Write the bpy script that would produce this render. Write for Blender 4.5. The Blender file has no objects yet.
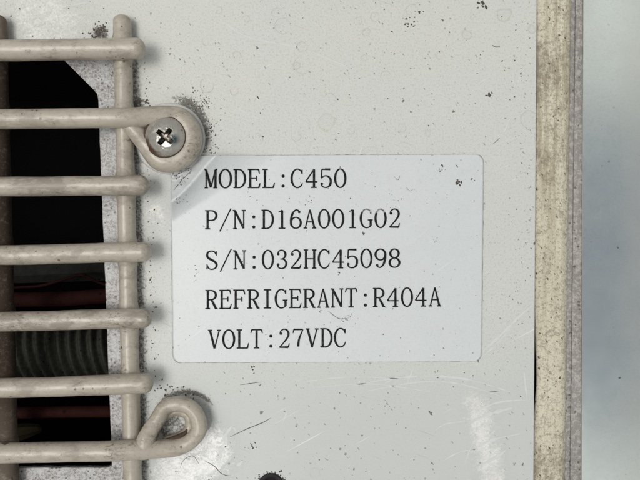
import bpy, bmesh, math, random
from mathutils import Vector, noise as mnoise
from mathutils.geometry import tessellate_polygon

# ------------------------------------------------------------------ camera, sky, sun, exposure
S = 0.00026            # metres per unit of measure (about a quarter of a millimetre)
D = 640.0              # height of the lens above the sheet, same unit
scene = bpy.context.scene
COL = scene.collection
cam_data = bpy.data.cameras.new('camera')
cam = bpy.data.objects.new('camera', cam_data)
COL.objects.link(cam)
cam.location = (0, 0, D * S)
cam_data.sensor_width = 36
cam_data.lens = 36 * D / 640.0
cam_data.clip_start = 0.005
cam_data.clip_end = 1000
scene.camera = cam

SUN_DIR = Vector((-0.38, -0.05, 1.0)).normalized()
world = bpy.data.worlds.new('World')
scene.world = world
world.use_nodes = True
wt = world.node_tree
wt.nodes.clear()
def wn(t, **k):
    n = wt.nodes.new(t)
    for a, b in k.items(): setattr(n, a, b)
    return n
sky = wn('ShaderNodeTexSky', sky_type='NISHITA', sun_disc=False)
sky.sun_elevation = math.asin(SUN_DIR.z)
sky.ozone_density = 3.5; sky.dust_density = 0.2
sky.sun_rotation = math.atan2(SUN_DIR.x, SUN_DIR.y)
tc = wn('ShaderNodeTexCoord')
def wmath(op, a, b=None, c=None):
    n = wn('ShaderNodeMath', operation=op)
    for i, v in enumerate((a, b, c)):
        if v is None: continue
        if isinstance(v, (int, float)): n.inputs[i].default_value = v
        else: wt.links.new(v, n.inputs[i])
    return n.outputs[0]
def wpatch(d, r0, r1, nz=0.05):
    """soft patch of sky round direction d, radii in degrees, ragged by noise"""
    v = wn('ShaderNodeVectorMath', operation='DISTANCE')
    wt.links.new(warp, v.inputs[0]); v.inputs[1].default_value = Vector(d).normalized()
    m = wn('ShaderNodeMapRange', interpolation_type='SMOOTHSTEP')
    wt.links.new(v.outputs['Value'], m.inputs[0])
    m.inputs[1].default_value = math.radians(r0); m.inputs[2].default_value = math.radians(r1)
    m.inputs[3].default_value = 1; m.inputs[4].default_value = 0
    return m.outputs[0]
nz = wn('ShaderNodeTexNoise'); nz.inputs['Scale'].default_value = 5; nz.inputs['Detail'].default_value = 5
wt.links.new(tc.outputs['Generated'], nz.inputs['Vector'])
sub = wn('ShaderNodeVectorMath', operation='SUBTRACT'); wt.links.new(nz.outputs['Color'], sub.inputs[0]); sub.inputs[1].default_value = (.5, .5, .5)
sc_ = wn('ShaderNodeVectorMath', operation='SCALE'); wt.links.new(sub.outputs[0], sc_.inputs[0]); sc_.inputs['Scale'].default_value = 0.16
ad = wn('ShaderNodeVectorMath', operation='ADD'); wt.links.new(sc_.outputs[0], ad.inputs[0]); wt.links.new(tc.outputs['Generated'], ad.inputs[1])
warp = ad.outputs[0]
# breaks of clear blue in the cloud cover
g1 = wpatch((0.42, -0.01, 1), 7, 13)
g2 = wpatch((0.425, -0.13, 1), 7, 14)
gap = wmath('MULTIPLY', wmath('MAXIMUM', g1, g2), 1.0)
# bright sky patches added and aimed to mirror as glare on the sheet
b1 = wpatch((0.27, -0.31, 1), 1, 5)
b2 = wpatch((-0.44, 0.36, 1), 2, 12)
b3 = wpatch((-0.17, -0.36, 1), 2, 10)
n2 = wn('ShaderNodeTexNoise'); n2.inputs['Scale'].default_value = 2.2; n2.inputs['Detail'].default_value = 6
wt.links.new(tc.outputs['Generated'], n2.inputs['Vector'])
cl = wmath('ADD', wmath('MULTIPLY', n2.outputs[0], 0.7), 0.27)
b4 = wmath('ADD', wpatch((0.48, 0.36, 1), 3, 12), wpatch((0.50, -0.40, 1), 2, 9))  # added bright patches, lifting the reflections at the right panel's two ends
bright = wmath('ADD', wmath('MULTIPLY', b4, 0.45), wmath('ADD', wmath('MULTIPLY', b1, 7.0), wmath('ADD', wmath('MULTIPLY', b2, 6.0), wmath('MULTIPLY', b3, 13.0))))
cl = wmath('ADD', wmath('MAXIMUM', cl, 0.25), bright)
cloud = wn('ShaderNodeVectorMath', operation='SCALE')
cloud.inputs[0].default_value = (0.70, 0.71, 0.70)
wt.links.new(cl, cloud.inputs['Scale'])
skys = wn('ShaderNodeVectorMath', operation='SCALE'); wt.links.new(sky.outputs[0], skys.inputs[0]); skys.inputs['Scale'].default_value = 0.055
mx = wn('ShaderNodeMix', data_type='RGBA')
wt.links.new(gap, mx.inputs[0]); wt.links.new(cloud.outputs[0], mx.inputs[6]); wt.links.new(skys.outputs[0], mx.inputs[7])
bg = wn('ShaderNodeBackground'); bg.inputs[1].default_value = 1.0
wt.links.new(mx.outputs[2], bg.inputs[0])
wo = wn('ShaderNodeOutputWorld'); wt.links.new(bg.outputs[0], wo.inputs[0])

sd = bpy.data.lights.new('sun', 'SUN')
sun = bpy.data.objects.new('sun', sd); COL.objects.link(sun)
sd.energy = 1.45; sd.angle = math.radians(24); sd.color = (1, 0.97, 0.92)
sun.rotation_euler = (-SUN_DIR).to_track_quat('-Z', 'Y').to_euler()
scene.view_settings.view_transform = 'Standard'
scene.view_settings.look = 'None'
scene.view_settings.exposure = 0.06
scene.view_settings.gamma = 1

# ------------------------------------------------------------------ helpers
R = random.Random(7)
def W(px, py, z=0.0):
    """measured position on the photograph and true height above the sheet -> metres"""
    k = (D - z) / D
    return Vector(((px - 320) * k * S, (240 - py) * k * S, z * S))

def link(name, me, mat=None, parent=None, smooth=False):
    o = bpy.data.objects.new(name, me); COL.objects.link(o)
    if mat is not None and not me.materials: me.materials.append(mat)
    if smooth:
        for p in me.polygons: p.use_smooth = True
    if parent is not None:
        o.parent = parent
        off = parent.location.copy(); p = parent.parent
        while p is not None: off += p.location; p = p.parent
        for v in me.vertices: v.co -= off
    return o
def mk(name, verts, faces, mat, parent=None, smooth=False):
    me = bpy.data.meshes.new(name)
    me.from_pydata([tuple(v) for v in verts], [], faces); me.update()
    return link(name, me, mat, parent, smooth)
def tag(o, label=None, cat=None, group=None, kind=None):
    if label: o['label'] = label
    if cat: o['category'] = cat
    if group: o['group'] = group
    if kind: o['kind'] = kind
    return o
def empty(name, loc, label, cat):
    o = bpy.data.objects.new(name, None); COL.objects.link(o); o.location = loc
    o.empty_display_size = 0.005
    return tag(o, label, cat)

def catmull(pts, n=8):
    out = []
    P = [pts[0]] + list(pts) + [pts[-1]]
    for i in range(1, len(P) - 2):
        p0, p1, p2, p3 = P[i-1], P[i], P[i+1], P[i+2]
        for k in range(n):
            t = k / n
            out.append([0.5 * ((2*b) + (-a + c)*t + (2*a - 5*b + 4*c - d)*t*t + (-a + 3*b - 3*c + d)*t**3)
                        for a, b, c, d in zip(p0, p1, p2, p3)])
    out.append(list(pts[-1]))
    return out

def tube_geo(path, seg=28, cap0=True, cap1=True, rough=0.35, seed=0.0):
    """path rows (X, Y, Z, r) in measure units in true 3-D; returns verts, faces"""
    rows = [(Vector(p[:3]), p[3]) for p in path]
    def capped(rows, end):
        a, r = rows[-1] if end else rows[0]
        b = rows[-2][0] if end else rows[1][0]
        d = (a - b).normalized(); ex = []
        for k in range(1, 8):
            t = k / 7 * math.pi / 2
            ex.append((a + d * r * math.sin(t) * 0.8, max(r * math.cos(t), 0.02)))
        return rows + ex if end else ex[::-1] + rows
    if cap1: rows = capped(rows, True)
    if cap0: rows = capped(rows, False)
    V, F = [], []
    up = None
    for i, (c, r) in enumerate(rows):
        t = (rows[min(i+1, len(rows)-1)][0] - rows[max(i-1, 0)][0]).normalized()
        if up is None:
            up = t.orthogonal().normalized()
        up = (up - t * up.dot(t)).normalized()
        side = t.cross(up)
        for k in range(seg):
            a = 2 * math.pi * k / seg
            dirv = up * math.cos(a) + side * math.sin(a)
            q = (c + dirv * r) * 0.055 + Vector((seed, seed * 1.7, 0))
            rr = r * (1 + 0.0) + (mnoise.noise(q * .6) * rough * .7 + mnoise.noise(q * 3.1) * rough * .25) * min(1, r / 5)
            V.append((c + dirv * rr) * S)
    n = len(rows)
    for i in range(n - 1):
        for k in range(seg):
            k2 = (k + 1) % seg
            F.append((i*seg + k, i*seg + k2, (i+1)*seg + k2, (i+1)*seg + k))
    F.append(tuple(range(seg))[::-1]); F.append(tuple((n-1)*seg + k for k in range(seg)))
    return V, F
def TP(px, py, z, r):
    w = W(px, py, z) / S
    return (w.x, w.y, w.z, r)
def resample(rows, step=4.0):
    out = []
    for a, b in zip(rows, rows[1:]):
        L = math.dist(a[:3], b[:3]); n = max(1, int(L / step))
        for k in range(n): out.append([x + (y - x) * k / n for x, y in zip(a, b)])
    out.append(list(rows[-1]))
    return out
def fix_normals(o):
    bm = bmesh.new(); bm.from_mesh(o.data); bmesh.ops.recalc_face_normals(bm, faces=bm.faces); bm.to_mesh(o.data); bm.free()

# ------------------------------------------------------------------ material builder
class M:
    def __init__(s, name):
        s.m = bpy.data.materials.new(name); s.m.use_nodes = True
        s.t = s.m.node_tree; s.b = s.t.nodes['Principled BSDF']
        g = s.t.nodes.new('ShaderNodeNewGeometry')
        v = s.t.nodes.new('ShaderNodeVectorMath'); v.operation = 'SCALE'; v.inputs['Scale'].default_value = 1 / S
        s.t.links.new(g.outputs['Position'], v.inputs[0])
        a = s.t.nodes.new('ShaderNodeVectorMath'); a.operation = 'ADD'; a.inputs[1].default_value = (320, -240, 0)
        s.t.links.new(v.outputs[0], a.inputs[0])
        fl = s.t.nodes.new('ShaderNodeVectorMath'); fl.operation = 'MULTIPLY'; fl.inputs[1].default_value = (1, -1, 1)
        s.t.links.new(a.outputs[0], fl.inputs[0])
        s.p = fl.outputs[0]                       # sheet coordinates: x to the right, y downwards
        x = s.t.nodes.new('ShaderNodeSeparateXYZ'); s.t.links.new(s.p, x.inputs[0])
        s.x, s.y, s.z = x.outputs
    def _in(s, sock, v):
        if isinstance(v, (int, float)): sock.default_value = v
        elif isinstance(v, (tuple, list)):
            sock.default_value = tuple(v) + ((1,) if len(v) == 3 and len(sock.default_value) == 4 else ())
        else: s.t.links.new(v, sock)
    def f(s, op, a, b=None, c=None, clamp=False):
        n = s.t.nodes.new('ShaderNodeMath'); n.operation = op; n.use_clamp = clamp
        for i, v in enumerate((a, b, c)):
            if v is not None: s._in(n.inputs[i], v)
        return n.outputs[0]
    def mul(s, *a):
        r = a[0]
        for b in a[1:]: r = s.f('MULTIPLY', r, b)
        return r
    def add(s, *a):
        r = a[0]
        for b in a[1:]: r = s.f('ADD', r, b)
        return r
    def mx(s, *a):
        r = a[0]
        for b in a[1:]: r = s.f('MAXIMUM', r, b)
        return r
    def ss(s, v, a, b, o0=0.0, o1=1.0):
        n = s.t.nodes.new('ShaderNodeMapRange'); n.interpolation_type = 'SMOOTHSTEP'
        for i, q in enumerate((v, a, b, o0, o1)): s._in(n.inputs[i], q)
        return n.outputs[0]
    def vec(s, scale=(1, 1, 1), off=(0, 0, 0), rot=0):
        n = s.t.nodes.new('ShaderNodeMapping'); n.inputs['Scale'].default_value = scale; n.inputs['Location'].default_value = off
        src = s.p
        if rot:
            q = s.t.nodes.new('ShaderNodeMapping'); q.inputs['Rotation'].default_value = (0, 0, rot)
            s.t.links.new(src, q.inputs[0]); src = q.outputs[0]
        s.t.links.new(src, n.inputs[0]); return n.outputs[0]
    def noise(s, size, detail=3, rough=.55, off=(0, 0, 0), stretch=(1, 1, 1), rot=0, dist=0):
        n = s.t.nodes.new('ShaderNodeTexNoise'); n.inputs['Scale'].default_value = 1
        n.inputs['Detail'].default_value = detail; n.inputs['Roughness'].default_value = rough; n.inputs['Distortion'].default_value = dist
        s.t.links.new(s.vec(tuple(q / size for q in stretch), off, rot), n.inputs['Vector']); return n.outputs[0]
    def specks(s, size, r0, r1, density, off=(0, 0, 0), stretch=(1, 1, 1), rot=0):
        """irregular specks, at most one per cell of this size, present in this share of the cells"""
        v = s.t.nodes.new('ShaderNodeTexVoronoi'); v.inputs['Scale'].default_value = 1
        vv = s.vec(tuple(q / size for q in stretch), off, rot)
        nn = s.t.nodes.new('ShaderNodeTexNoise'); nn.inputs['Scale'].default_value = 4; nn.inputs['Detail'].default_value = 2
        s.t.links.new(vv, nn.inputs['Vector'])
        sb = s.t.nodes.new('ShaderNodeVectorMath'); sb.operation = 'MULTIPLY_ADD'
        s.t.links.new(nn.outputs['Color'], sb.inputs[0]); sb.inputs[1].default_value = (.42, .42, .42); s.t.links.new(vv, sb.inputs[2])
        s.t.links.new(sb.outputs[0], v.inputs['Vector'])
        sp = s.t.nodes.new('ShaderNodeSeparateColor'); s.t.links.new(v.outputs['Color'], sp.inputs[0])
        rad = s.add(s.mul(s.f('POWER', sp.outputs[1], 2.5), r1 - r0), r0)
        inside = s.ss(s.f('SUBTRACT', v.outputs['Distance'], rad), -0.02, 0.02, 1, 0)
        return s.mul(inside, s.f('LESS_THAN', sp.outputs[0], density))
    def rings(s, size, rad, wid, density, off):
        v = s.t.nodes.new('ShaderNodeTexVoronoi'); v.inputs['Scale'].default_value = 1
        vv = s.vec((1 / size,) * 3, off)
        nn = s.t.nodes.new('ShaderNodeTexNoise'); nn.inputs['Scale'].default_value = 2.2; nn.inputs['Detail'].default_value = 3
        s.t.links.new(vv, nn.inputs['Vector'])
        sb = s.t.nodes.new('ShaderNodeVectorMath'); sb.operation = 'MULTIPLY_ADD'
        s.t.links.new(nn.outputs['Color'], sb.inputs[0]); sb.inputs[1].default_value = (.3, .3, .3); s.t.links.new(vv, sb.inputs[2])
        s.t.links.new(sb.outputs[0], v.inputs['Vector'])
        sp = s.t.nodes.new('ShaderNodeSeparateColor'); s.t.links.new(v.outputs['Color'], sp.inputs[0])
        rr = s.add(s.mul(sp.outputs[1], rad * .7), rad * .3)
        d = s.f('ABSOLUTE', s.f('SUBTRACT', v.outputs['Distance'], rr))
        g = s.f('LESS_THAN', sp.outputs[0], density)
        return s.mul(s.ss(d, wid * .3, wid, 1, 0), g), s.mul(s.ss(s.f('SUBTRACT', v.outputs['Distance'], rr), -.05, 0, 1, 0), g)
    def circ(s, cx, cy):
        return s.f('SQRT', s.add(s.f('POWER', s.f('SUBTRACT', s.x, cx), 2.0), s.f('POWER', s.f('SUBTRACT', s.y, cy), 2.0)))
    def box(s, x0, x1, y0, y1, w=3):
        return s.mul(s.ss(s.x, x0 - w, x0 + w), s.ss(s.x, x1 - w, x1 + w, 1, 0), s.ss(s.y, y0 - w, y0 + w), s.ss(s.y, y1 - w, y1 + w, 1, 0))
    def mix(s, fac, a, b):
        n = s.t.nodes.new('ShaderNodeMix'); n.data_type = 'RGBA'
        s._in(n.inputs[0], fac); s._in(n.inputs[6], a); s._in(n.inputs[7], b)
        return n.outputs[2]
    def bump(s, h, dist, strength=1.0, prev=None):
        n = s.t.nodes.new('ShaderNodeBump'); n.inputs['Distance'].default_value = dist * S; s._in(n.inputs['Strength'], strength)
        s._in(n.inputs['Height'], h)
        if prev is not None: s.t.links.new(prev, n.inputs['Normal'])
        return n.outputs[0]
    def out(s, **k):
        for a, v in k.items(): s._in(s.b.inputs[a.replace('_', ' ')], v)
        return s.m

def mat_plain(name, col, rough=.6, metal=0.0, size=30, var=.25, spk=0.0):
    m = M(name)
    n = m.noise(size, 5)
    c = m.mix(n, tuple(q * (1 - var) for q in col), tuple(min(1, q * (1 + var)) for q in col))
    if spk: c = m.mix(m.specks(6, .05, .3, spk), c, tuple(q * .2 for q in col))
    return m.out(Base_Color=c, Roughness=rough, Metallic=metal, Normal=m.bump(m.noise(5, 4), 1.0, .4))

# painted sheet -------------------------------------------------------
m = M('white_paint')
base = m.mix(m.noise(140, 3), (0.52, 0.53, 0.51), (0.585, 0.595, 0.57))
yel = m.ss(m.y, 250, 40)
base = m.mix(m.mul(m.ss(m.y, 210, 60), m.noise(60, 3, off=(3, 1, 0)), .8), base, (0.60, 0.60, 0.555))
fine = m.noise(2.0, 3, .7, off=(9, 2, 0))
base = m.mix(m.ss(fine, .48, .72, 0, .62), base, (0.40, 0.40, 0.37))
base = m.mix(m.ss(m.noise(9, 6, .8, off=(4, 4, 0)), .52, .75, 0, .5), base, (0.50, 0.50, 0.47))
# greyer and darker towards the bottom, below the sticker
base = m.mix(m.mul(m.ss(m.y, 330, 430), .85), base, (0.495, 0.515, 0.50))
rg, rin = m.rings(34, .30, .03, .42, (1.3, 4.1, 0))
rgm = m.mul(rg, m.ss(m.y, 175, 110), m.ss(m.x, 190, 230), m.noise(7, 2))
rg2, rin2 = m.rings(17, .26, .05, .25, (7.7, 2.1, 0))
rgm2 = m.mul(rg2, m.ss(m.y, 170, 90), m.ss(m.x, 140, 200), m.noise(5, 2))
base = m.mix(m.mul(m.mx(m.mul(rin, m.ss(m.y, 175, 110)), m.mul(rin2, m.ss(m.y, 170, 90))), .10), base, (0.42, 0.43, 0.40))
base = m.mix(m.mul(rgm, .45), base, (0.27, 0.25, 0.22))
# long faint scratches, darker and lighter
for i, (st, ro, col, am) in enumerate([((.03, 1, 1), .5, (.75, .76, .74), .5), ((.03, 1, 1), -.35, (.33, .32, .30), .45), ((.04, 1, 1), 1.2, (.76, .76, .74), .4)]):
    sc = m.noise(2.6, 1, off=(i * 3.3, i * 5.1, 0), stretch=st, rot=ro)
    base = m.mix(m.mul(m.ss(sc, .70, .76), m.ss(m.noise(45, 2, off=(i * 9, 3, 0)), .5, .62), am), base, col)
# specks of dirt
dens = m.noise(80, 3, off=(2, 7, 0))
s1 = m.mul(m.specks(5.0, .04, .24, .42), m.ss(dens, .35, .6))
s2 = m.specks(13, .02, .14, .5, off=(3, 3, 0))
s3 = m.mul(m.specks(3.2, .08, .34, .5, off=(5, 1, 0)), m.ss(m.noise(30, 3, off=(8, 2, 0)), .60, .72))
s4 = m.specks(3.6, .04, .20, .50, off=(1, 9, 0), stretch=(1, .45, 1), rot=.7)
spk = m.mx(m.mul(s4, .5), m.mul(s1, .62), m.mul(s2, .85), m.mul(s3, .45))
base = m.mix(spk, base, (0.075, 0.065, 0.055))
# grime that has collected along the wires, round the screw and beside the opening
clump = m.noise(2.6, 4, .75, off=(1, 8, 0), dist=.6)
clump2 = m.noise(12, 4, .6, off=(6, 8, 0))
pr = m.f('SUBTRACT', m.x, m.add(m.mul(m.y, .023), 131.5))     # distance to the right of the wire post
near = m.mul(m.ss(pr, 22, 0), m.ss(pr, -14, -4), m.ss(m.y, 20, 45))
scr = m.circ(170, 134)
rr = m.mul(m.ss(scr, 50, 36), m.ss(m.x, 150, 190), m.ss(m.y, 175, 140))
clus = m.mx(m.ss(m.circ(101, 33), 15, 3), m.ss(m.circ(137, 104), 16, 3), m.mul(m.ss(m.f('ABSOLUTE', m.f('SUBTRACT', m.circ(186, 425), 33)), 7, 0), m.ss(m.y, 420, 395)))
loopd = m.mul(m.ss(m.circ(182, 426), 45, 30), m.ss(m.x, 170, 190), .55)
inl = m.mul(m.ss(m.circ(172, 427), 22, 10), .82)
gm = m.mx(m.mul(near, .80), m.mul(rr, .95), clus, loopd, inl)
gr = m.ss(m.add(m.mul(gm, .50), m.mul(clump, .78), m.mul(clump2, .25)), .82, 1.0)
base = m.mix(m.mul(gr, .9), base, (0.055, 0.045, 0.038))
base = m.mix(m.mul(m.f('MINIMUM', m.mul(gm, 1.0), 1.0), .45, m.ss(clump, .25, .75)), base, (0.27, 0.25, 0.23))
# narrow band beside the opening: paint gone chalky and mottled
band = m.mul(m.ss(m.f('SUBTRACT', m.x, m.mul(m.y, .025)), 122, 112), m.mx(m.ss(m.y, 54, 60), 0.0))
mot = m.mx(m.ss(m.noise(2.3, 4, .75, off=(2, 2, 0), dist=.8), .44, .58), 0.0)
bcol = m.mix(mot, (0.46, 0.44, 0.435), (0.19, 0.175, 0.165))
bcol = m.mix(m.ss(m.noise(14, 3, off=(7, 0, 0)), .45, .65, 0, .45), bcol, (0.56, 0.57, 0.58))
bcol = m.mix(m.mul(m.specks(3.5, .1, .42, .5, off=(0, 6, 0)), .85), bcol, (0.05, 0.045, 0.04))
base = m.mix(m.mul(band, .92), base, bcol)
# grainy glare patches, painted into the colour as well as the gloss
glare1 = m.mx(m.ss(m.circ(196, 452), 62, 18), m.ss(m.circ(178, 472), 50, 10))
glare2 = m.mul(m.ss(m.f('ABSOLUTE', m.f('SUBTRACT', m.x, m.add(m.mul(m.f('SUBTRACT', m.y, 390), .20), 461, m.mul(m.noise(16, 3, .7, off=(1, 2, 0)), 26)))), 30, 2), m.ss(m.y, 372, 405))
glare3 = m.mul(m.ss(m.circ(45, 22), 75, 15), m.ss(m.y, 75, 50))
glare4 = m.mul(m.ss(m.circ(156, 215), 34, 6), .6)
glare = m.mx(glare1, glare2, m.mul(glare3, .8), glare4)
glare_grain = m.mul(m.ss(m.add(m.mul(glare, .62), m.mul(m.noise(13, 7, .85, off=(4, 0, 0), dist=1.2), .95), m.mul(m.noise(2.3, 4, .85, off=(2, 9, 0)), 1.1), m.mul(m.noise(5, 4, .7, off=(2, 5, 0), stretch=(.2, 1, 1), rot=.5), .4)), 1.55, 2.05), m.ss(glare, 0.02, .3))
base = m.mix(m.mul(glare_grain, .7), base, (0.78, 0.745, 0.71))
hgt = m.add(m.mul(m.noise(2.4, 4, .7), .6), m.mul(m.noise(14, 3), .7), m.mul(glare, m.noise(3.4, 5, .85, off=(4, 4, 0)), 2.6), m.mul(gr, .6))
nb = m.bump(hgt, 1.0, .42)
PAINT = m.out(Base_Color=base, Roughness=m.add(m.mul(glare_grain, -.16), m.mul(gr, .3), .46), Coat_Weight=m.mul(m.add(m.mul(glare_grain, .9), .10), m.f('SUBTRACT', 1.0, gr)),
              Coat_Roughness=.14, Normal=nb, Specular_IOR_Level=.4)

# sticker -------------------------------------------------------------
m = M('sticker_film')
base = m.mix(m.noise(90, 3, off=(5, 5, 0)), (0.545, 0.572, 0.58), (0.592, 0.616, 0.622))
base = m.mix(m.ss(m.noise(18, 5, .7), .5, .8, 0, .35), base, (0.50, 0.515, 0.53))
sc = m.noise(2.4, 1, off=(2, 1, 0), stretch=(.03, 1, 1), rot=.6)
base = m.mix(m.mul(m.ss(sc, .69, .75), m.ss(m.noise(40, 2, off=(4, 3, 0)), .5, .65), .3), base, (.74, .76, .76))
base = m.mix(m.mul(m.specks(6, .03, .20, .38, off=(2, 8, 0)), m.ss(m.noise(50, 2, off=(9, 3, 0)), .42, .6), .55), base, (0.11, 0.10, 0.09))
base = m.mix(m.mul(m.specks(17, .015, .10, .45, off=(5, 8, 0)), .85), base, (0.06, 0.05, 0.045))
base = m.mix(m.ss(m.noise(1.8, 3, .7), .5, .75, 0, .35), base, (.42, .43, .44))
sm = m.mul(m.ss(m.noise(3.0, 3, .7, off=(6, 1, 0)), .60, .66), m.ss(m.noise(26, 3, off=(1, 1, 0)), .60, .70), .45)
base = m.mix(sm, base, (.30, .30, .29))
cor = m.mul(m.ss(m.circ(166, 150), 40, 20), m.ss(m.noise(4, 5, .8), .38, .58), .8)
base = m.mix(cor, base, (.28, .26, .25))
FILM = m.out(Base_Color=base, Roughness=.42, Coat_Weight=.18, Coat_Roughness=.22, Normal=m.bump(m.add(m.noise(6, 3), m.mul(m.noise(1.5, 2), .3)), .7, .20))

m = M('black_ink')
INK = m.out(Base_Color=m.mix(m.ss(m.noise(4, 4, .8), .45, .75), (.005, .005, .006), (.06, .06, .062)), Roughness=.6, Specular_IOR_Level=.12)
m = M('faded_ink')
FADED = m.out(Base_Color=m.mix(m.ss(m.noise(2.5, 2), .4, .6), (.07, .07, .075), (.33, .34, .34)), Roughness=.5)
m = M('sticker_edge_grime')
GLUE = m.out(Base_Color=m.mix(m.ss(m.noise(5, 4), .35, .65), (.50, .50, .47), (.20, .19, .175)), Roughness=.8)

# coated wire ---------------------------------------------------------
def wire_mat(name, dirty):
    m = M(name)
    base = m.mix(m.noise(45, 3), (0.385, 0.342, 0.28), (0.445, 0.402, 0.335))
    base = m.mix(m.ss(m.noise(10, 4, .7, off=(2, 2, 0), stretch=(.5, 1, 1)), .50, .75, 0, .4), base, (0.33, 0.29, 0.235))
    loc = m.mul(m.ss(m.noise(28, 2, off=(3, 8, 0)), .55, .66), m.ss(m.noise(2.4, 4, .85, off=(8, 3, 0), stretch=(.5, 1, 1)), .50, .60))
    base = m.mix(m.mul(loc, .7), base, (0.10, 0.08, 0.062))
    n1 = m.noise(9, 6, .75, off=(6, 2, 0), stretch=(.45, 1, 1))
    n3 = m.noise(34, 3, .6, off=(0, 5, 0))
    g = m.ss(m.add(m.mul(n1, .7), m.mul(n3, .45)), .58 - dirty * .25, .72 - dirty * .2)
    base = m.mix(m.mul(g, .30 + dirty * .65), base, (0.135, 0.105, 0.082))
    fg = m.ss(m.noise(3.0, 5, .8, off=(1, 3, 0)), .50, .72, 0, .45)
    base = m.mix(fg, base, (0.22, 0.185, 0.145))
    s = m.mul(m.specks(4.2, .05, .30, .5), m.ss(n3, .40, .6))
    base = m.mix(m.mul(s, .8), base, (0.05, 0.04, 0.032))
    base = m.mix(m.mul(m.specks(22, .02, .13, .5, off=(4, 4, 0)), .85), base, (0.04, 0.03, 0.025))
    if dirty > .5:
        base = m.mix(m.mul(m.ss(m.y, 40, 66), m.ss(m.y, 470, 360, .45, 1), m.ss(m.noise(5, 5, .8), .25, .52, .55, 1)), base, (0.036, 0.025, 0.018))
    nb = m.bump(m.add(m.noise(15, 3), m.mul(m.noise(4, 4, .7), .4), m.mul(g, .2)), 1.2, .45 if dirty < .5 else .8)
    return m.out(Base_Color=base, Roughness=m.add(m.mul(g, .25), .34 if dirty < .5 else .65), Coat_Weight=.22 if dirty < .5 else 0.0, Specular_IOR_Level=.5 if dirty < .5 else .15, Coat_Roughness=m.add(m.mul(m.noise(7, 4), .3), .12), Normal=nb)
WIRE = wire_mat('beige_wire_coating', .12)
WIRE2 = wire_mat('worn_wire_coating', .35)
WIRED = wire_mat('grimy_wire_coating', .9)

# screw, washer -------------------------------------------------------
m = M('screw_steel')
base = m.mix(m.noise(14, 5, .6), (0.34, 0.325, 0.29), (0.66, 0.64, 0.58))  # mottled light and dark painted in for uneven reflections
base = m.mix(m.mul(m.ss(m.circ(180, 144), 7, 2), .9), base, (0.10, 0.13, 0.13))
rim = m.ss(m.add(m.circ(172.5, 141), m.mul(m.noise(6, 3), 4)), 17.0, 20.5)
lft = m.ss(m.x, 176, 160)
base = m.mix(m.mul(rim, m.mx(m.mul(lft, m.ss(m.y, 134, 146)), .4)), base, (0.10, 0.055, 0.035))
base = m.mix(m.mul(m.specks(4, .05, .3, .3), .6), base, (.12, .10, .08))
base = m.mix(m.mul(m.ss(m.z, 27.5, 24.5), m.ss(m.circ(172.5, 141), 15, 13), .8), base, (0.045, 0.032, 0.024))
STEEL = m.out(Base_Color=base, Metallic=m.add(m.mul(rim, -.5), .92), Roughness=m.add(m.mul(m.noise(6, 4), .3), .12), Normal=m.bump(m.add(m.mul(m.noise(11, 2), 4.0), m.mul(m.noise(3, 3), .3)), 1.0, .5))
WASH = mat_plain('washer_paint', (.55, .55, .53), .4, .0, 8, .25, .4)
RUST = mat_plain('rust', (.060, .036, .024), .8, 0, 5, .5)

# right-hand side -----------------------------------------------------
m = M('aged_rubber')
base = m.mix(m.noise(50, 3, stretch=(1, .4, 1)), (0.62, 0.58, 0.455), (0.73, 0.69, 0.555))
st = m.noise(7, 4, .7, stretch=(1, .05, 1), off=(2, 2, 0))
base = m.mix(m.mul(m.ss(st, .44, .62, 0, .8), m.ss(m.y, 330, 120, .25, 1)), base, (0.42, 0.36, 0.245))
bl = m.mul(m.ss(m.noise(16, 4, .7, off=(5, 5, 0)), .50, .66), .7)
base = m.mix(m.mul(bl, m.ss(m.noise(2.2, 3, .8), .40, .55)), base, (0.24, 0.20, 0.145))
dd = m.mx(m.ss(m.circ(541, 70), 60, 5), m.mul(m.ss(m.circ(545, 160), 40, 5), .6), m.mul(m.ss(m.y, 420, 470), .8))
dn = m.ss(m.add(m.mul(m.noise(5, 5, .75, stretch=(1, .6, 1)), .8), m.mul(dd, .22), m.mul(m.ss(m.x, 545, 534), .12)), .50, .68)
base = m.mix(m.mul(dn, .75), base, (0.25, 0.205, 0.15))
base = m.mix(m.ss(m.noise(3.0, 5, .85, off=(7, 7, 0), dist=.6), .50, .60, 0, .75), base, (0.27, 0.225, 0.155))
base = m.mix(m.mul(m.specks(3.0, .06, .30, .6, stretch=(1, .6, 1), rot=.5), m.ss(m.noise(25, 3), .2, .4), .9), base, (0.055, 0.042, 0.03))
base = m.mix(m.mul(m.specks(12, .03, .12, .5, off=(3, 5, 0)), .95), base, (0.03, 0.022, 0.016))
RUB = m.out(Base_Color=base, Roughness=.62, Normal=m.bump(m.add(m.noise(3.5, 5, .8), m.mul(st, 1.2)), 1.8, .85))

m = M('channel_metal')
base = m.mix(m.noise(30, 4, stretch=(1, .3, 1)), (0.20, 0.185, 0.175), (0.34, 0.325, 0.31))
base = m.mix(m.ss(m.noise(5, 6, .85), .46, .60, 0, .8), base, (0.50, 0.48, 0.455))
base = m.mix(m.mul(m.specks(4, .08, .4, .4), .75), base, (0.09, 0.075, 0.065))
CHAN = m.out(Base_Color=base, Roughness=.55, Metallic=.25, Normal=m.bump(m.noise(4, 5, .7), 1.2, .5))

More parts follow.
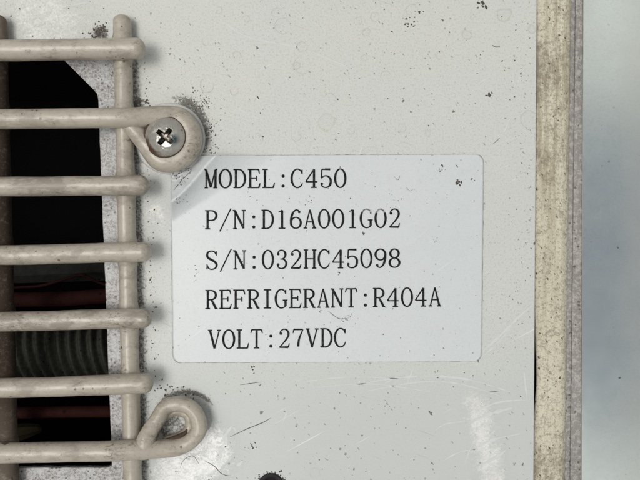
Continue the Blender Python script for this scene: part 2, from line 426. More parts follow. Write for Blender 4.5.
m = M('bare_aluminium')
base = m.mix(m.noise(60, 4), (0.70, 0.755, 0.705), (0.78, 0.825, 0.77))
base = m.mix(m.ss(m.noise(2.2, 2, off=(2, 0, 0)), .4, .8, 0, .25), base, (0.55, 0.56, 0.535))
base = m.mix(m.mul(m.specks(16, .02, .12, .5), .85), base, (0.06, 0.05, 0.045))
base = m.mix(m.mul(m.specks(6, .04, .22, .4, off=(2, 0, 0)), m.ss(m.noise(30, 3, off=(3, 0, 0)), .5, .65), .5), base, (0.22, 0.21, 0.2))
film_ = m.ss(m.noise(60, 3, .5, off=(8, 8, 0)), .35, .75, 0, .6)
base = m.mix(m.mul(film_, .4), base, (0.42, 0.42, 0.38))
base = m.mix(m.mul(m.ss(m.x, 605, 660), .4), base, (0.40, 0.385, 0.34))  # warm grey painted in at the right, narrowing the blue reflection
base = m.mix(m.mul(m.specks(9, .04, .26, .45, off=(6, 0, 0)), .30), base, (0.75, 0.74, 0.68))
ALU = m.out(Base_Color=base, Metallic=m.f('SUBTRACT', .80, m.add(m.mul(film_, .12), m.mul(m.ss(m.x, 605, 660), .18))), Roughness=m.add(m.mul(m.noise(20, 4, off=(1, 1, 0)), .08), .17))

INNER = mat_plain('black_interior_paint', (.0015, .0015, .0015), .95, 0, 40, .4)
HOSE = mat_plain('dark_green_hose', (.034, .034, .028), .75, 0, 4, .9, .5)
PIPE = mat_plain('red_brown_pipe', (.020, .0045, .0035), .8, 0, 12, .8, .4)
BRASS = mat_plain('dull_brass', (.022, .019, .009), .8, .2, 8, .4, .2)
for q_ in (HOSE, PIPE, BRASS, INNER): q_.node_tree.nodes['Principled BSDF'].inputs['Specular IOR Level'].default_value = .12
PLUG = mat_plain('black_rubber', (.012, .011, .011), .8, 0, 4, .5)
DIRT = mat_plain('dry_dirt', (.085, .068, .055), .95, 0, 4, .5)
PALE = mat_plain('pale_scratch', (.575, .59, .575), .5, 0, 9, .1)
GREYM = mat_plain('dull_stain', (.495, .49, .46), .8, 0, 4, .3)

# ------------------------------------------------------------------ the painted sheet
def curve_sheet(name, loops, z_top, thick, mat, bevel=0.0):
    cu = bpy.data.curves.new(name, 'CURVE'); cu.dimensions = '2D'; cu.fill_mode = 'BOTH'
    for lp in loops:
        sp = cu.splines.new('POLY'); sp.points.add(len(lp) - 1); sp.use_cyclic_u = True
        for q, (x, y) in zip(sp.points, lp):
            w = W(x, y, 0); q.co = (w.x, w.y, 0, 1)
    cu.extrude = (thick / 2 - bevel) * S; cu.bevel_depth = bevel * S; cu.bevel_resolution = 2
    ob = bpy.data.objects.new('tmp', cu); COL.objects.link(ob)
    dg = bpy.context.evaluated_depsgraph_get()
    me = bpy.data.meshes.new_from_object(ob.evaluated_get(dg))
    bpy.data.objects.remove(ob)
    me.name = name; me.materials.clear()
    for v in me.vertices: v.co.z += (z_top - thick / 2) * S
    return link(name, me, mat)
def ring_pts(cx, cy, r, n=40, jit=0):
    return [(cx + (r + R.uniform(-jit, jit)) * math.cos(2*math.pi*k/n), cy + (r + R.uniform(-jit, jit)) * math.sin(2*math.pi*k/n)) for k in range(n)]
outer = [(-330, -190), (537.5, -190), (536.2, 0), (534.6, 240), (533.0, 480), (531.8, 660), (-330, 660)]
opening = [(-290, 52), (57, 52), (64, 59), (93, 88), (97.5, 93), (99, 100)] + \
          [(99 + (y - 100) * .0375 + R.uniform(-.25, .25), y) for y in range(112, 462, 10)] + [(112.5, 466)] + \
          [(x, 468.5 + R.uniform(-.5, .5)) for x in range(108, -290, -7)] + [(-290, 468.5)]
drill = ring_pts(271, 486, 11.5, 40, .35)
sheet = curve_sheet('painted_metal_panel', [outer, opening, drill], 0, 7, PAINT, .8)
tag(sheet, 'large white painted metal sheet, speckled with dirt, that the sticker and wire grille sit on', 'panel')

# loose specks, flakes, stains and scratches on the sheet, seen larger than the fine ones in the paint
def blob(V, F, cx, cy, r, zf, n=9, sx=1.0, ang=0.0, jag=.28):
    r *= .72
    i0 = len(V)
    V.append(W(cx, cy, zf(cx, cy) + .35))
    for k in range(n):
        a = 2*math.pi*k/n; q = r * (1 + R.uniform(-jag, jag))
        dx, dy = q*math.cos(a)*sx, q*math.sin(a)
        x = cx + dx*math.cos(ang) - dy*math.sin(ang); y = cy + dx*math.sin(ang) + dy*math.cos(ang)
        V.append(W(x, y, zf(x, y) + .12))
    for k in range(n): F.append((i0, i0 + 1 + (k + 1) % n, i0 + 1 + k))
def strip(V, F, pts, w, zf, wob=.3, lift=.14):
    pts = catmull([(a, b) for a, b in pts], 7); i0 = len(V); n = len(pts)
    for i, (x, y) in enumerate(pts):
        a = pts[max(i-1, 0)]; b = pts[min(i+1, n-1)]
        dx, dy = b[0]-a[0], b[1]-a[1]; L = math.hypot(dx, dy) or 1
        t = i / (n-1); ww = w * .5 * (math.sin(math.pi * min(max(t, .06), .94)) ** .5) * R.uniform(1 - wob, 1 + wob)
        nx, ny = -dy / L * ww, dx / L * ww
        V.append(W(x + nx, y + ny, zf(x + nx, y + ny) + lift)); V.append(W(x - nx, y - ny, zf(x - nx, y - ny) + lift))
    for i in range(n-1): F.append((i0+2*i, i0+2*i+2, i0+2*i+3, i0+2*i+1))
flat = lambda x, y: 0.0
def in_label(x, y): return 168 < x < 486 and 153 < y < 366
def in_hole(x, y): return x < 116 and 50 < y < 471
V, F = [], []
for _ in range(300):
    x, y = R.uniform(0, 532), R.uniform(0, 480)
    if in_label(x, y) or in_hole(x, y): continue
    blob(V, F, x, y, R.choice([.35, .45, .55, .7, .9]), flat, 7, R.uniform(1, 1.8), R.uniform(0, 3))
def cluster(cx, cy, sp, n, rmax):
    for _ in range(n):
        blob(V, F, R.gauss(cx, sp), R.gauss(cy, sp), R.uniform(.3, rmax), flat, 8, R.uniform(1, 2), R.uniform(0, 3))
cluster(483, 5, 2.4, 16, 1.9); cluster(409, 24, 2.8, 14, 1.3); cluster(490, 95, 1.5, 9, 1.3); cluster(418, 12, 3, 6, 1.2)
cluster(253, 368, 1.2, 6, 1.2); cluster(388, 401, 3, 9, .9); cluster(252, 446, 2.5, 12, 1.1); cluster(337, 98, 1, 3, 1.0)
cluster(170, 395, 6, 26, 1.2); cluster(188, 397, 5, 22, 1.3); cluster(99, 30, 4.5, 48, 1.5); cluster(93, 37, 4, 20, 1.3); cluster(258, 98, .8, 3, 1.0)
cluster(143, 106, 5, 46, 1.4); cluster(205, 105, 5, 36, .9); cluster(211, 128, 5, 40, .9); cluster(196, 98, 6, 30, .8); cluster(211, 150, 4, 26, .9)
for y in range(64, 440, 4):
    if R.random() < .75: blob(V, F, 143 + y * .023 + abs(R.gauss(0, 3.0)), y + R.uniform(-2, 2), R.uniform(.3, 1.1), flat, 7, R.uniform(1, 2), R.uniform(0, 3))
for _ in range(60):       # along the sheet's right margin
    blob(V, F, 531 - abs(R.gauss(0, 12)), R.uniform(0, 330), R.uniform(.3, .7), flat, 7, R.uniform(1, 2), R.uniform(0, 3))
for _ in range(70):
    a = R.uniform(0, 2*math.pi); q = R.gauss(14, 1.2)
    blob(V, F, 271 + q*math.cos(a), 486 + q*math.sin(a), R.uniform(.5, 1.6), flat, 7)
for pts, w in [([(230, 437), (247, 429), (262, 423), (271, 418)], .7), ([(182, 186), (190, 178)], .6), ([(492, 45), (496, 47), (500, 46.5)], .8),
               ([(205, 461), (214, 466), (222, 474), (231, 476)], .6), ([(240, 385), (262, 382)], .6), ([(493, 144), (500, 138)], .5),
               ([(180, 468), (184, 460), (193, 456), (199, 464)], .5), ([(489, 392), (500, 391)], .5)]:
    strip(V, F, pts, w, flat)
o = mk('dirt_speck', V, F, DIRT, sheet); tag(o, kind='stuff')
# brownish circular water marks
V, F = [], []
for cx, cy, r in [(303, 65, 9), (283, 26, 8), (386, 76, 5), (375, 17, 4.5), (358, 21, 4), (237, 55, 4), (330, 99, 6), (277, 13, 5), (246, 19, 3.5), (302, 47, 5),
                  (440, 55, 4), (412, 10, 6), (258, 139, 5), (296, 136, 5), (207, 85, 7), (351, 130, 4), (402, 128, 4), (234, 91, 4), (206, 41, 4), (315, 473, 5), (218, 10, 4), (364, 58, 3)]:
    a0 = R.uniform(0, 6); span = R.uniform(3.4, 6.2); n = 12
    strip(V, F, [(cx + (r + R.uniform(-.5, .5)) * math.cos(a0 + span*k/n), cy + (r + R.uniform(-.5, .5)) * math.sin(a0 + span*k/n)) for k in range(n+1)], .75, flat, .6)
o = mk('water_mark', V, F, GREYM, sheet); tag(o, kind='stuff')
V, F = [], []
for pts, w in [([(352, 386), (390, 379), (430, 376), (470, 380), (510, 392)], 1.2), ([(368, 391), (420, 382), (460, 384), (500, 396)], .9), ([(482, 352), (500, 336), (520, 316), (532, 306)], 1.5),
               ([(478, 360), (497, 344), (512, 326)], .9), ([(466, 424), (490, 414), (512, 408)], 2.0), ([(470, 452), (492, 440), (520, 434)], 1.4), ([(474, 412), (500, 402), (528, 400)], 1.0),
               ([(476, 468), (498, 456), (506, 450)], 1.6), ([(222, 440), (232, 426)], 1.6), ([(232, 426), (240, 436)], 1.0), ([(217, 457), (224, 448)], 1.8), ([(237, 466), (243, 461)], 2.2),
               ([(302, 382), (350, 377), (405, 379)], .8), ([(310, 388), (372, 384), (430, 392)], .7), ([(524, 372), (527, 400)], .9), ([(490, 148), (505, 141), (520, 137)], .9),
               ([(220, 20), (250, 38), (300, 48), (345, 66)], 1.2), ([(205, 90), (240, 110), (262, 120)], .8), ([(60, 8), (90, 2)], 1.2), ([(70, 30), (88, 14)], 1.0), ([(505, 185), (520, 176)], .8),
               ([(443, 461), (460, 452), (480, 449)], .9), ([(436, 430), (446, 424), (470, 421)], .8)]:
    strip(V, F, pts, w * 1.3, flat, .8)
o = mk('pale_scratch', V, F, PALE, sheet); tag(o, kind='stuff')

# ------------------------------------------------------------------ the sticker
LX0, LX1 = 170.8, 483.6
def lab_edges(v):
    """left, right at relative height v in 0..1, with rounded corners"""
    y0, y1 = 155.8, 362.8
    y = y0 + (y1 - y0) * v
    xl = 170.4 + (y - 156) * .0115; xr = 483.8 - (y - 156) * .0100
    rc = 8.5
    for d in (y - y0, y1 - y):
        if d < rc:
            c = rc - math.sqrt(max(0, rc*rc - (rc - d)**2))
            xr -= c; xl += c
    return xl, xr, y
def lab_z(x, y):
    """thickness of the film plus the crease where the washer has pushed up the corner"""
    t = (x - 170) + (y - 156)                 # distance from the corner, diagonally
    fan = 47 + 2.0 * math.sin((x - 170) / 9.0)
    far = 66 + max(0, (x - 170)) * .38
    z = 1.0
    if t < far:
        if t > fan:
            u = (far - t) / max(far - fan, 1); z += 15.0 * (u * (.45 + .55 * u) if u > .06 else u * u * 8.05)
        else:
            u = max(0.0, t) / fan
            z += 15.0 * u ** 3.6 - 0.0
            z += (5.5 * mnoise.noise(Vector((x * .13, y * .13, 3))) + 2.2 * mnoise.noise(Vector((x * .33, y * .33, 8)))) * min(1, (1 - u) * 2) + .7 * math.sin(t * .5) * (1 - u)
    z += .12 * mnoise.noise(Vector((x * .02, y * .02, 1)))
    return max(z, .5)
vs = [0, .001, .003, .006, .01, .015, .022, .03, .041] + [.041 + (.918) * k / 118 for k in range(1, 119)] + [.97, .978, .985, .99, .994, .997, .999, 1]
NU = 170
V, F = [], []
for v in vs:
    xl, xr, y = lab_edges(v)
    for k in range(NU + 1):
        x = xl + (xr - xl) * k / NU
        yy = y - (x - 170) * .0045             # very slightly askew
        V.append(W(x, yy, lab_z(x, yy)))
nv = len(vs)
for j in range(nv - 1):
    for k in range(NU):
        a = j * (NU + 1) + k
        F.append((a, a + NU + 1, a + NU + 2, a + 1))
# skirt down to the sheet
rim_i = [k for k in range(NU + 1)] + [j * (NU + 1) + NU for j in range(1, nv)] + [(nv - 1) * (NU + 1) + k for k in range(NU - 1, -1, -1)] + [j * (NU + 1) for j in range(nv - 2, 0, -1)]
b0 = len(V)
for i in rim_i:
    q = V[i].copy(); q.z -= .7 * S; V.append(q)
for i in range(len(rim_i)):
    j = (i + 1) % len(rim_i)
    F.append((rim_i[i], rim_i[j], b0 + j, b0 + i))
label = mk('sticker', V, F, FILM, None, True)
tag(label, 'silvery white sticker with five lines of black print, its upper left corner creased', 'label')
V, F = [], []
edge = []
for i in rim_i:
    q = V_ = label.data.vertices[i].co; edge.append((q.x / S, q.y / S))
cx = sum(e[0] for e in edge) / len(edge); cy = sum(e[1] for e in edge) / len(edge)
for x, y in edge:
    gx = 1.1 + .9 * mnoise.noise(Vector((x * .1, y * .1, 0)))
    dx, dy = (1 if x > cx else -1), (1 if y > cy else -1)
    V.append(Vector((x - dx * 2, y - dy * 2, .22)) * S); V.append(Vector((x + dx * gx * .5, y + dy * gx * .5, .16)) * S)
n = len(edge)
for i in range(n):
    j = (i + 1) % n; F.append((2*i, 2*j, 2*j+1, 2*i+1))
mk('adhesive_edge', V, F, GLUE, label)

# lettering: every glyph is a set of pen strokes, rows (x, y, width), cell 14 wide and 19 high
K, T = 2.25, 1.3
def arc(cx, cy, rx, ry, a0, a1, k=K, t=T, n=18):
    out = []
    for i in range(n + 1):
        a = math.radians(a0 + (a1 - a0) * i / n)
        w = t + (k - t) * abs(math.cos(a)) ** 1.5
        out.append((cx + rx * math.cos(a), cy + ry * math.sin(a), w))
    return out
def ln(*p):
    return [tuple(q) for q in p]
def serif(x, y, l=2.4, r=2.4): return ln((x - l, y, T), (x + r, y, T))
def dot(x, y, r=1.55): return ('dot', x, y, r)
G = {
 'M': [ln((2.3, .5, T), (2.3, 18.6, T)), ln((2.2, 18.4, K), (7, .8, K)), ln((7, 1, T), (11.3, 18.4, T)), ln((11.4, .5, K), (11.4, 18.6, K)), serif(2.3, .5, 1.6, 1.8), serif(11.3, .5, 2.0, 1.7), serif(1.6, 18.6, 1, .8), serif(12.1, 18.6, .8, 1)],
 'O': [arc(7, 9.5, 5.5, 9.2, 0, 360, K, T, 40)],
 '0': [arc(7, 9.5, 5.0, 9.2, 0, 360, K, T, 40)],
 'D': [ln((3.3, .5, K), (3.3, 18.5, K)), ln((.9, 18.5, T), (6.2, 18.5, T)), ln((.9, .5, T), (6.2, .5, T)), arc(6.2, 9.5, 6.0, 9.0, 90, -90, K)],
 'E': [ln((3.3, .5, K), (3.3, 18.5, K)), ln((.9, 18.5, T), (11.8, 18.5, T)), ln((.9, .5, T), (12.0, .5, T)), ln((3.3, 10, T), (9.4, 10, T)), ln((9.4, 12.4, T), (9.4, 7.4, T)), ln((11.3, 18.5, 1.6), (12.3, 14.4, .8)), ln((11.6, .5, 1.7), (12.9, 5, .8))],
 'F': [ln((3.3, .5, K), (3.3, 18.5, K)), ln((.9, 18.5, T), (11.8, 18.5, T)), serif(3.3, .5, 2.4, 2.6), ln((3.3, 9.6, T), (9.4, 9.6, T)), ln((9.4, 12, T), (9.4, 7.2, T)), ln((11.3, 18.5, 1.6), (12.5, 14.2, .8))],
 'L': [ln((3.6, .5, K), (3.6, 18.5, K)), serif(3.6, 18.5, 2.6, 2.8), ln((1.0, .5, T), (12.0, .5, T)), ln((11.6, .5, 1.8), (13.0, 5.4, .8))],
 'C': [arc(7.2, 9.5, 5.6, 9.2, 62, 296, K, T, 30), ln((9.2, 17.9, T), (10.6, 17.0, 1.3), (11.6, 15.0, 1.4)), ln((11.7, 18.2, T), (11.7, 13.9, 1.3)), ln((9.6, 1.2, T), (11.2, 2.8, T), (12.2, 5.4, .8))],
 'G': [arc(7.0, 9.5, 5.6, 9.2, 62, 285, K, T, 30), ln((9.2, 17.9, T), (10.4, 17.0, 1.3), (11.2, 15.0, 1.3)), ln((11.3, 18.2, T), (11.3, 14.0, 1.2)), ln((11.2, 8.0, K), (11.2, 2.2, K)), ln((8.4, .5, T), (9.8, 1.0, T), (11.2, 2.3, 1.5)), ln((8.4, 8.0, T), (13.2, 8.0, T))],
 '4': [ln((9.4, .5, K), (9.4, 18.6, K)), ln((9.3, 18.6, T), (1.3, 6.1, T)), ln((1.3, 6.1, T), (12.6, 6.1, T)), serif(9.3, .5, 2.7, 2.7)],
 '5': [ln((3.0, 18.4, 1.3), (11.2, 18.4, 2.0)), ln((3.1, 18.4, T), (2.6, 9.6, T)), ln((2.6, 9.4, T), (4.2, 11.2, T), (6.8, 12.0, T), (9.4, 11.2, 1.7), (11.3, 8.8, K), (11.7, 6.2, K), (11.0, 3.0, K), (9.0, .9, 1.5), (6.4, .4, T), (3.8, 1.2, T), (2.4, 3.4, 1.3)), dot(3.0, 4.0, 1.3)],
 'P': [ln((3.5, .5, K), (3.5, 18.5, K)), ln((1.0, 18.5, T), (7.2, 18.5, T)), ln((3.5, 8.9, T), (7.2, 8.9, T)), arc(7.2, 13.7, 5.0, 4.8, 90, -90, K), serif(3.5, .5, 2.6, 2.6)],
 'R': [ln((3.3, .5, K), (3.3, 18.5, K)), ln((.9, 18.5, T), (6.6, 18.5, T)), ln((3.3, 9.3, T), (6.6, 9.3, T)), arc(6.6, 13.9, 4.8, 4.6, 90, -90, K), serif(3.3, .5, 2.5, 2.3), ln((6.8, 9.3, 1.6), (9.0, 5.4, K), (11.3, .8, K)), ln((10.4, .5, T), (13.2, .5, T))],
 '/': [ln((1.6, -2.2, 1.3), (12.6, 20.6, 1.2))],
 'N': [ln((2.7, .5, T), (2.7, 18.5, T)), ln((2.4, 18.5, K), (11.2, .9, K)), ln((11.3, .6, T), (11.3, 18.5, T)), serif(2.7, .5, 2.0, 2.0), serif(1.8, 18.5, 1.4, 1.0), serif(11.3, 18.5, 2.0, 1.9)],
 ':': [dot(7.3, 12.0, 1.6), dot(7.3, 2.0, 1.6)],
 '1': [ln((7.4, .5, K), (7.4, 18.4, K)), ln((3.8, 16.6, .9), (5.4, 17.2, 1.2), (7.3, 18.4, 1.5)), serif(7.4, .5, 3.4, 3.2)],
 '6': [arc(7.0, 5.8, 4.9, 5.4, 0, 360, K, T, 30), ln((2.2, 6.0, K), (2.3, 10.0, K), (3.6, 14.6, K), (5.6, 17.6, 1.5), (7.8, 18.6, T), (10.0, 17.8, T)), dot(10.3, 16.6, 1.35)],
 'A': [ln((6.9, 18.8, T), (2.4, .6, T)), ln((6.9, 18.8, 1.5), (11.4, .6, K)), ln((3.7, 6.6, T), (10.0, 6.6, T)), serif(2.3, .5, 1.7, 1.9), serif(11.3, .5, 2.2, 1.9)],
 '2': [dot(3.3, 14.4, 1.4), ln((2.5, 14.3, 1.1), (3.4, 16.9, T), (6.2, 18.6, T), (9.2, 17.9, 1.6), (11.0, 14.8, K), (10.3, 11.0, 1.9), (7.4, 6.8, 1.5), (4.2, 3.0, T), (2.0, .9, T)), ln((1.9, .8, 1.5), (10.8, .8, 2.0)), ln((10.8, .8, 1.6), (11.9, 4.6, .9))],
 'S': [ln((11.6, 18.4, T), (11.6, 13.8, .9)), ln((11.4, 15.2, T), (9.8, 17.7, T), (6.8, 18.6, T), (3.8, 17.6, 1.7), (2.5, 15.0, K), (3.4, 12.0, K), (6.6, 10.0, K), (10.2, 7.8, K), (12.0, 4.9, K), (10.8, 1.8, 1.7), (7.6, .4, T), (4.4, 1.2, T), (2.5, 4.4, T)), ln((2.4, 5.4, .9), (2.4, .5, T))],
 '3': [dot(3.4, 14.8, 1.35), ln((2.7, 15, T), (4.2, 17.8, T), (6.8, 18.6, T), (9.4, 17.4, 1.7), (10.5, 14.4, K), (9.6, 11.4, 1.6), (7.4, 10.0, T), (5.4, 9.8, T)), ln((7.2, 10, T), (9.8, 8.8, 1.6), (11.3, 5.6, K), (10.0, 1.8, 1.8), (6.8, .4, T), (3.8, 1.3, T), (2.6, 3.8, T)), dot(3.2, 4.3, 1.35)],
 'H': [ln((2.9, .5, K), (2.9, 18.5, K)), ln((11.1, .5, K), (11.1, 18.5, K)), ln((2.9, 9.8, T), (11.1, 9.8, T)), serif(2.9, .5, 2.2, 2.1), serif(2.9, 18.5, 2.2, 2.1), serif(11.1, .5, 2.1, 2.2), serif(11.1, 18.5, 2.1, 2.2)],
 '9': [arc(7.0, 13.2, 4.9, 5.4, 0, 360, K, T, 30), ln((11.8, 13.0, K), (11.7, 9.0, K), (10.4, 4.4, K), (8.4, 1.4, 1.5), (6.2, .4, T), (4.0, 1.3, T)), dot(3.7, 2.5, 1.35)],
 '8': [arc(7.0, 14.2, 4.2, 4.3, 0, 360, K, T, 30), arc(7.0, 5.0, 4.9, 4.6, 0, 360, K, T, 30)],
 'I': [ln((7.1, .5, K), (7.1, 18.5, K)), serif(7.1, .5, 3.6, 3.6), serif(7.1, 18.5, 3.6, 3.6)],
 'T': [ln((7.0, .5, K), (7.0, 18.5, K)), serif(7.0, .5, 2.7, 2.7), ln((1.9, 18.5, T), (12.1, 18.5, T)), ln((2.2, 18.5, 1.6), (1.1, 15.0, .8)), ln((11.8, 18.5, 1.6), (12.9, 15.0, .8))],
 'V': [ln((2.2, 18.5, K), (6.9, .4, K)), ln((6.9, .4, T), (11.5, 18.5, T)), serif(2.2, 18.5, 2.0, 2.0), serif(11.4, 18.5, 2.0, 1.8)],
 '7': [ln((2.2, 18.2, 1.6), (11.6, 18.2, 1.4)), ln((2.4, 18.2, 1.4), (1.6, 14.6, .9)), ln((11.5, 18.2, 1.2), (9.4, 13.4, 1.5), (7.4, 7.6, 2.0), (6.7, 1.2, 2.5))],
}
def ribbon(V, F, pts, to, lift):
    pts2 = catmull(pts, 6) if len(pts) in range(3, 14) else pts
    if len(pts2) == 2:
        a, b = pts2; pts2 = [[p + (q - p) * k / 8 for p, q in zip(a, b)] for k in range(9)]
    closed = math.dist(pts2[0][:2], pts2[-1][:2]) < .05
    n = len(pts2); i0 = len(V)
    for i, (x, y, w) in enumerate(pts2):
        a = pts2[i-1] if i else (pts2[-2] if closed else pts2[0]); b = pts2[i+1] if i < n-1 else (pts2[1] if closed else pts2[-1])
        dx, dy = b[0]-a[0], b[1]-a[1]; L = math.hypot(dx, dy) or 1
        w = w * (1 + R.uniform(-.05, .05))
        nx, ny = -dy / L * w / 2, dx / L * w / 2
        V.append(to(x + nx, y + ny, lift)); V.append(to(x - nx, y - ny, lift))
    for i in range(n-1): F.append((i0+2*i+1, i0+2*i+3, i0+2*i+2, i0+2*i))
LINES = [('MODEL:C450', 203.8, 14.37, 188.3, 187.8), ('P/N:D16A001G02', 204.1, 14.12, 229.4, 227.8), ('S/N:032HC45098', 204.6, 14.07, 269.8, 267.7),
         ('REFRIGERANT:R404A', 204.5, 13.97, 309.2, 306.4), ('VOLT:27VDC', 207.8, 13.95, 349.0, 347.3)]
for text, x0, pitch, ya, yb in LINES:
    V, F, V2, F2 = [], [], [], []
    for i, ch in enumerate(text):
        cx0 = x0 + pitch * i; by = ya + (yb - ya) * i / (len(text) - 1)
        def to(x, y, lift, cx0=cx0, by=by):
            X = cx0 + x * pitch / 14.0; Y = by - y * 1.005
            return W(X, Y, lab_z(X, Y) + lift)
        for k, st in enumerate(G[ch]):
            lift = .30 + .03 * k
            if st[0] == 'dot':
                _, a, b, r = st; i0 = len(V); V.append(to(a, b, lift))
                for q in range(16): V.append(to(a + r*math.cos(q*math.pi/8), b + r*math.sin(q*math.pi/8), lift))
                for q in range(16): F.append((i0, i0+1+q, i0+1+(q+1) % 16))
            else:
                ribbon(V, F, st, to, lift)
    o = mk('lettering', V, F, INK, label)
    if text.startswith('P/N'):
        # the tops of G and 0 are rubbed pale: give those faces the faded ink
        o.data.materials.append(FADED)
        for p in o.data.polygons:
            c = p.center / S
            if c.x + 320 > 357 and c.x + 320 < 388 and (240 - c.y) < 212.6: p.material_index = 1
# dirt stuck on the film
V, F = [], []
lz = lambda x, y: lab_z(x, y) + .1
for _ in range(150):
    x, y = R.uniform(176, 479), R.uniform(162, 358)
    blob(V, F, x, y, R.choice([.25, .35, .45, .6]), lz, 7, R.uniform(1, 1.8), R.uniform(0, 3))
for cx_, cy_, sp, n, rm in [(458, 182, 1.5, 12, 1.4), (441, 169, 1.6, 6, 1.1), (339, 273, 1.2, 4, 1.2), (364, 234, 1.0, 5, .8), (347, 317, 2.2, 10, .7), (342, 319, 2, 5, .6), (473, 179, 1.4, 5, .8), (437, 240, 1.5, 5, .7), (321, 311, 1, 3, .7),
                            (250, 191, 3, 7, .5), (392, 200, 4, 8, .5), (195, 275, 4, 10, .6), (310, 199, 3, 6, .6), (178, 200, 3, 10, .7), (181, 176, 4, 26, .9), (188, 168, 3, 14, .8)]:
    for _ in range(n): blob(V, F, R.gauss(cx_, sp), R.gauss(cy_, sp), R.uniform(.25, rm), lz, 7, R.uniform(1, 2), R.uniform(0, 3))
for pts, w in [([(328, 311), (336, 317), (341, 319), (349, 318)], .5), ([(394, 176), (398, 180), (400, 175)], .4), ([(406, 187), (410, 191), (413, 189)], .4), ([(172, 176), (176, 170), (184, 171)], .7), ([(174, 190), (182, 180), (192, 170)], .6)]:
    strip(V, F, pts, w, lz, .5)
o = mk('dirt_speck', V, F, DIRT, label); tag(o, kind='stuff')

# ------------------------------------------------------------------ coated wire grille
grille = empty('wire_grille', W(60, 260, 10), 'beige coated wire guard of seven bars over two posts, with two eyelets', 'grille')
ZB, RB = 24.5, 10.0     # bar height and radius
bars = [  # (x, y) points, end radius
    [(-300, 51.5), (0, 50.5), (70, 49.5), (137, 48.8)],
    None,
    [(-300, 187), (0, 186.6), (70, 186), (141, 185.4)],
    [(-300, 258), (0, 255.2), (70, 253.6), (143.5, 251.8)],
    [(-300, 325), (0, 321.6), (70, 320), (143.5, 318.2)],
    [(-300, 392), (0, 388), (70, 386.2), (145, 383.4)],
    None]
for i, b in enumerate(bars):
    if b is None: continue
    path = catmull([TP(x, y, ZB, 9.5 + (.5 if i == 0 else 0) + (.2 if k == 3 else 0)) for k, (x, y) in enumerate(b)], 60)
    Vt, Ft = tube_geo(path, 36, True, True, .45, seed=i * 3.1)
    o = mk('bar', Vt, Ft, WIRE if i in (0, 3, 5) else WIRE2, grille, True); fix_normals(o)
# second bar runs into the eyelet that holds the screw
def eye_bar(line, eye, seed, mat):
    path = [p[:3] + (p[3],) if len(p) == 4 else tuple(p) + (ZB, 9.6) for p in line] + eye
    path = [TP(*p) for p in path]
    rows = resample(catmull(path, 14), 3.5)
    seg = 36
    Vt, Ft = tube_geo(rows, seg, True, True, .4, seed)
    cut = max(i for i in range(len(Vt) // seg) if sum(v.x for v in Vt[i*seg:(i+1)*seg]) / seg / S < -216 and i < len(Vt) // seg * .75)
    q = Ft[:-2]; nq = cut * seg
    o = mk('bar', Vt[:(cut+1)*seg], q[:nq], mat, grille, True); fix_normals(o)
    e = mk('eyelet', Vt[cut*seg:], [tuple(i - cut*seg for i in f) for f in q[nq:]], mat, o, True); fix_normals(e)
    return o, e
cx, cy, q = 169.0, 138.8, 22.6
eye = [(132, 117.7, 22.5, 9.8), (150, 116.8, 18, 10.4)]
for a in (-78, -50, -22, 8, 38, 66, 92, 118):
    eye.append((cx + q * math.cos(math.radians(a)), cy + q * math.sin(math.radians(a)), 13.0, 10.6))
eye += [(146, 143, 15, 9.8), (136, 131.5, 17, 8.6), (127, 122, 19, 7.2)]
eye_bar([(-300, 122), (-150, 120.4), (0, 119.2), (60, 118.6), (90, 118.3), (112, 118)], eye, 21.0, WIRE)
cx, cy = 181.5, 427.0
eye = [(135, 449.8, 22, 9.6), (158, 448.8, 17, 9.2), (176, 447.4, 14, 8.6), (190, 441.5, 13, 8.0)]
for a, rq in ((14, 17.8), (-18, 18.2), (-48, 19.8), (-78, 22.2), (-105, 23.6), (-130, 25.4)):
    eye.append((cx + rq * math.cos(math.radians(a)), cy + rq * math.sin(math.radians(a)), 14.5, 7.6))
eye += [(157, 420, 15, 7.6), (150, 431, 17.5, 8.2), (146, 441, 20, 9.4), (143, 452, 19.4, 9.0)]
o, e = eye_bar([(-300, 457), (-150, 455), (0, 453), (60, 452), (90, 451.4), (112, 450.9)], eye, 33.0, WIRE)
# inner turn of the lower eyelet
inner = [(155.5, 436, 7, 3.0), (158.5, 426, 7, 3.6), (165.5, 416.5, 7, 4.2), (176, 411.5, 7, 4.6), (187, 414.0, 7, 5.0), (190.5, 423, 7, 5.4), (187, 432.5, 7, 5.6), (177, 438.5, 7, 5.4), (166, 441, 8, 4.6)]
Vt, Ft = tube_geo(catmull([TP(*p) for p in inner], 10), 28, True, True, .5, 50)
t_ = mk('inner_turn', Vt, Ft, WIRE2, o, True); fix_normals(t_)
Vt, Ft = tube_geo(catmull([TP(*p) for p in [(164, 441, 11.5, 1.4), (171, 439.5, 13, 2.6), (178, 437.5, 13, 3.0), (184, 434, 12.5, 2.4), (187, 430, 12, 1.2)]], 8), 14, True, True, 1.2, 61)
t_ = mk('rust_patch', Vt, Ft, RUST, o, True); fix_normals(t_)
Vt, Ft = tube_geo(catmull([TP(*p) for p in [(153.5, 434, 8, 1.6), (157.5, 424, 9, 2.0), (164, 415, 10, 2.2), (173, 409.5, 10, 2.0), (183, 409.5, 10, 1.6), (190, 413, 9, 1.0)]], 8), 14, True, True, 1.0, 63)
t_ = mk('grime_line', Vt, Ft, DIRT, o, True); fix_normals(t_)
